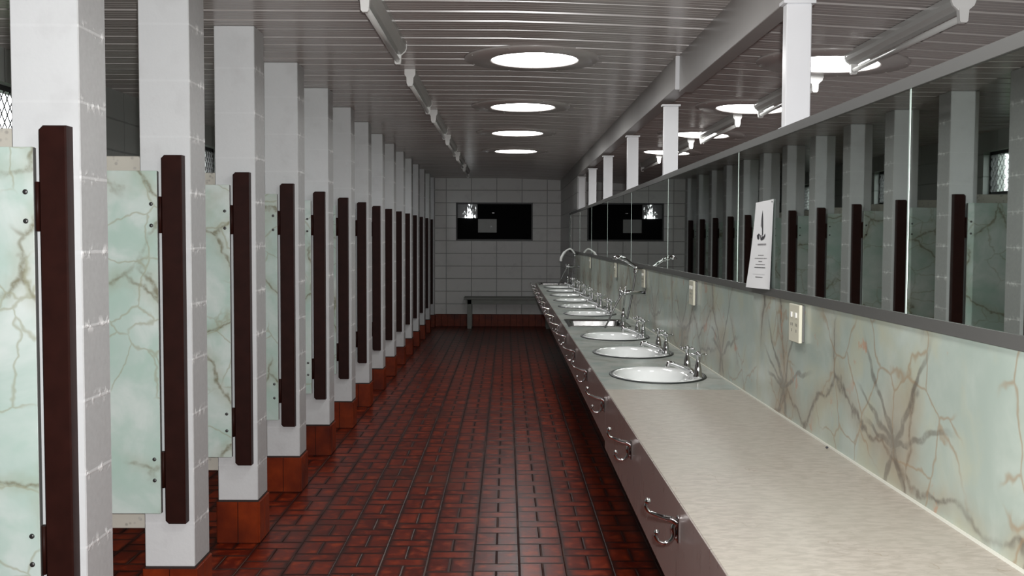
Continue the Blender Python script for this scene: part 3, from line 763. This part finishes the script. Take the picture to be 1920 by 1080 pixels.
for side, lst in (('left', LL), ('right', RL)):
    for i, (x, y) in enumerate(lst):
        wide = (i == 0) or (side == 'right' and i == 1)
        src = w0 if wide else n0
        q = src if not used[wide] else copy_tree(src); used[wide] = True
        q.location = (x, y, zc(x)-.001)
        tag(q, 'unlit fluorescent tube light, %s in the row %s' % (ORD[i] if i < len(lst)-1 else 'farthest', 'above the cubicle side of the aisle' if side == 'left' else 'beyond the beam'), 'ceiling light', 'fluorescent lights, %s row' % side)
for o_ in (w0, n0): pass

# ------------------------------------------------------------------ bench at the far wall
bn = empty('bench', (0.05, 16.6, 0), 'low grey bench against the far block wall', 'bench'); o = (-.05, -16.6, 0)
MB().box(-.69, .80, 16.42, 16.62, .475, .510, 0, .003).box(-.69, .80, 16.64, 16.84, .475, .510, 0, .003).build('seat', M['bench'], bn, o)
MB().box(-.66, .77, 16.45, 16.47, .40, .475).build('apron', M['bench'], bn, o)
for x in (-.60, .68):
    for y in (16.45, 16.77): MB().box(x-.035, x+.035, y, y+.05, 0, .475, 0, .003).build('leg', M['bench'], bn, o)

# ------------------------------------------------------------------ paper notice on the mirror
def notice():
    r = empty('paper_notice', (XW-.013, 3.48, 1.30), 'white paper notice with a black drawing stuck on the mirror', 'notice')
    H, NZ, NY = .300, 16, 8
    def P(u, v, lift=0.0):     # u 0..1 across (near -> far), v 0..1 up
        yb0, yb1 = 3.372, 3.640; yt0, yt1 = 3.362, 3.600
        y = (yb0+(yb1-yb0)*u)*(1-v)+(yt0+(yt1-yt0)*u)*v
        out = .002+.022*(1-v)**1.5*u+.004*sin(pi*u)*(1-v)+.006*(max(0, .12-u)/.12)*(1-v)
        return (-out-lift, y-3.48, v*H-.004*u)
    vs = [P(i/NY, j/NZ) for j in range(NZ+1) for i in range(NY+1)]; W = NY+1
    fs = [(j*W+i, j*W+i+1, (j+1)*W+i+1, (j+1)*W+i) for j in range(NZ) for i in range(NY)]
    vb = [(x+.0006, y, z) for x, y, z in vs]; n = len(vs)
    m = MB().add(vs, fs, 0, True).add(vb, [f[::-1] for f in fs], 0, True); m.build('sheet', M['paper'], r)
    ink, gr = MB(), MB()
    def poly(mb, pts): mb.add([P(1-a, b, .0008) for a, b in pts], [tuple(range(len(pts)))])   # a from the reader's left
    # feather-like dark drawing: pointed upper stroke, narrow stem, wide dark foot
    poly(ink, [(.44, .90), (.49, .82), (.53, .72), (.52, .66), (.46, .70), (.44, .78), (.42, .84)])
    poly(ink, [(.47, .74), (.53, .72), (.56, .62), (.52, .60), (.49, .66)])
    poly(gr, [(.40, .84), (.43, .78), (.44, .70), (.41, .72)])
    poly(ink, [(.50, .66), (.53, .62), (.55, .585), (.51, .585)])
    poly(ink, [(.24, .61), (.34, .635), (.40, .62), (.36, .60), (.40, .575), (.34, .56), (.28, .575)])
    poly(ink, [(.42, .60), (.50, .585), (.60, .60), (.66, .63), (.68, .60), (.62, .565), (.52, .55), (.46, .555)])
    poly(gr, [(.38, .62), (.48, .61), (.47, .585), (.40, .59)])
    r_ = random.Random(5)
    def line(mb, z, a0, a1, h, word=.035):
        a = a0
        while a < a1:
            b = min(a1, a+word*r_.uniform(.5, 1.3)); poly(mb, [(a, z), (b, z), (b, z+h), (a, z+h)]); a = b+.012
    ink.build('drawing', M['ink'], r); gr.build('drawing_shading', M['inkgrey'], r)
    for z, a0, a1, h, wd, mt in ((.495, .34, .74, .020, .03, 'inkgrey'), (.375, .42, .66, .011, .035, 'inkgrey'), (.340, .26, .80, .011, .035, 'inkgrey'), (.305, .46, .62, .011, .035, 'inkgrey'),
                             (.270, .34, .74, .011, .035, 'inkgrey'), (.235, .30, .76, .011, .035, 'ink'), (.160, .26, .76, .004, .02, 'inkgrey'), (.125, .40, .68, .010, .035, 'ink')):
        g_ = MB(); line(g_, z, a0, a1, h, wd); g_.build('text_line', M[mt], r)
    MB().lathe([(.003, -.0045), (.002, -.003)], (0, 3.374-3.48, .292), 8, axis='X').build('pin', M['ink'], r)
notice()
# small dark speck by the counter edge
MB().sphere((.872, 2.735, ZT+.0035), .0042, 8, sq=.7).build('sealant_screw', M['ink'], label='tiny dark stub on the cream worktop by the splashback', cat='debris')
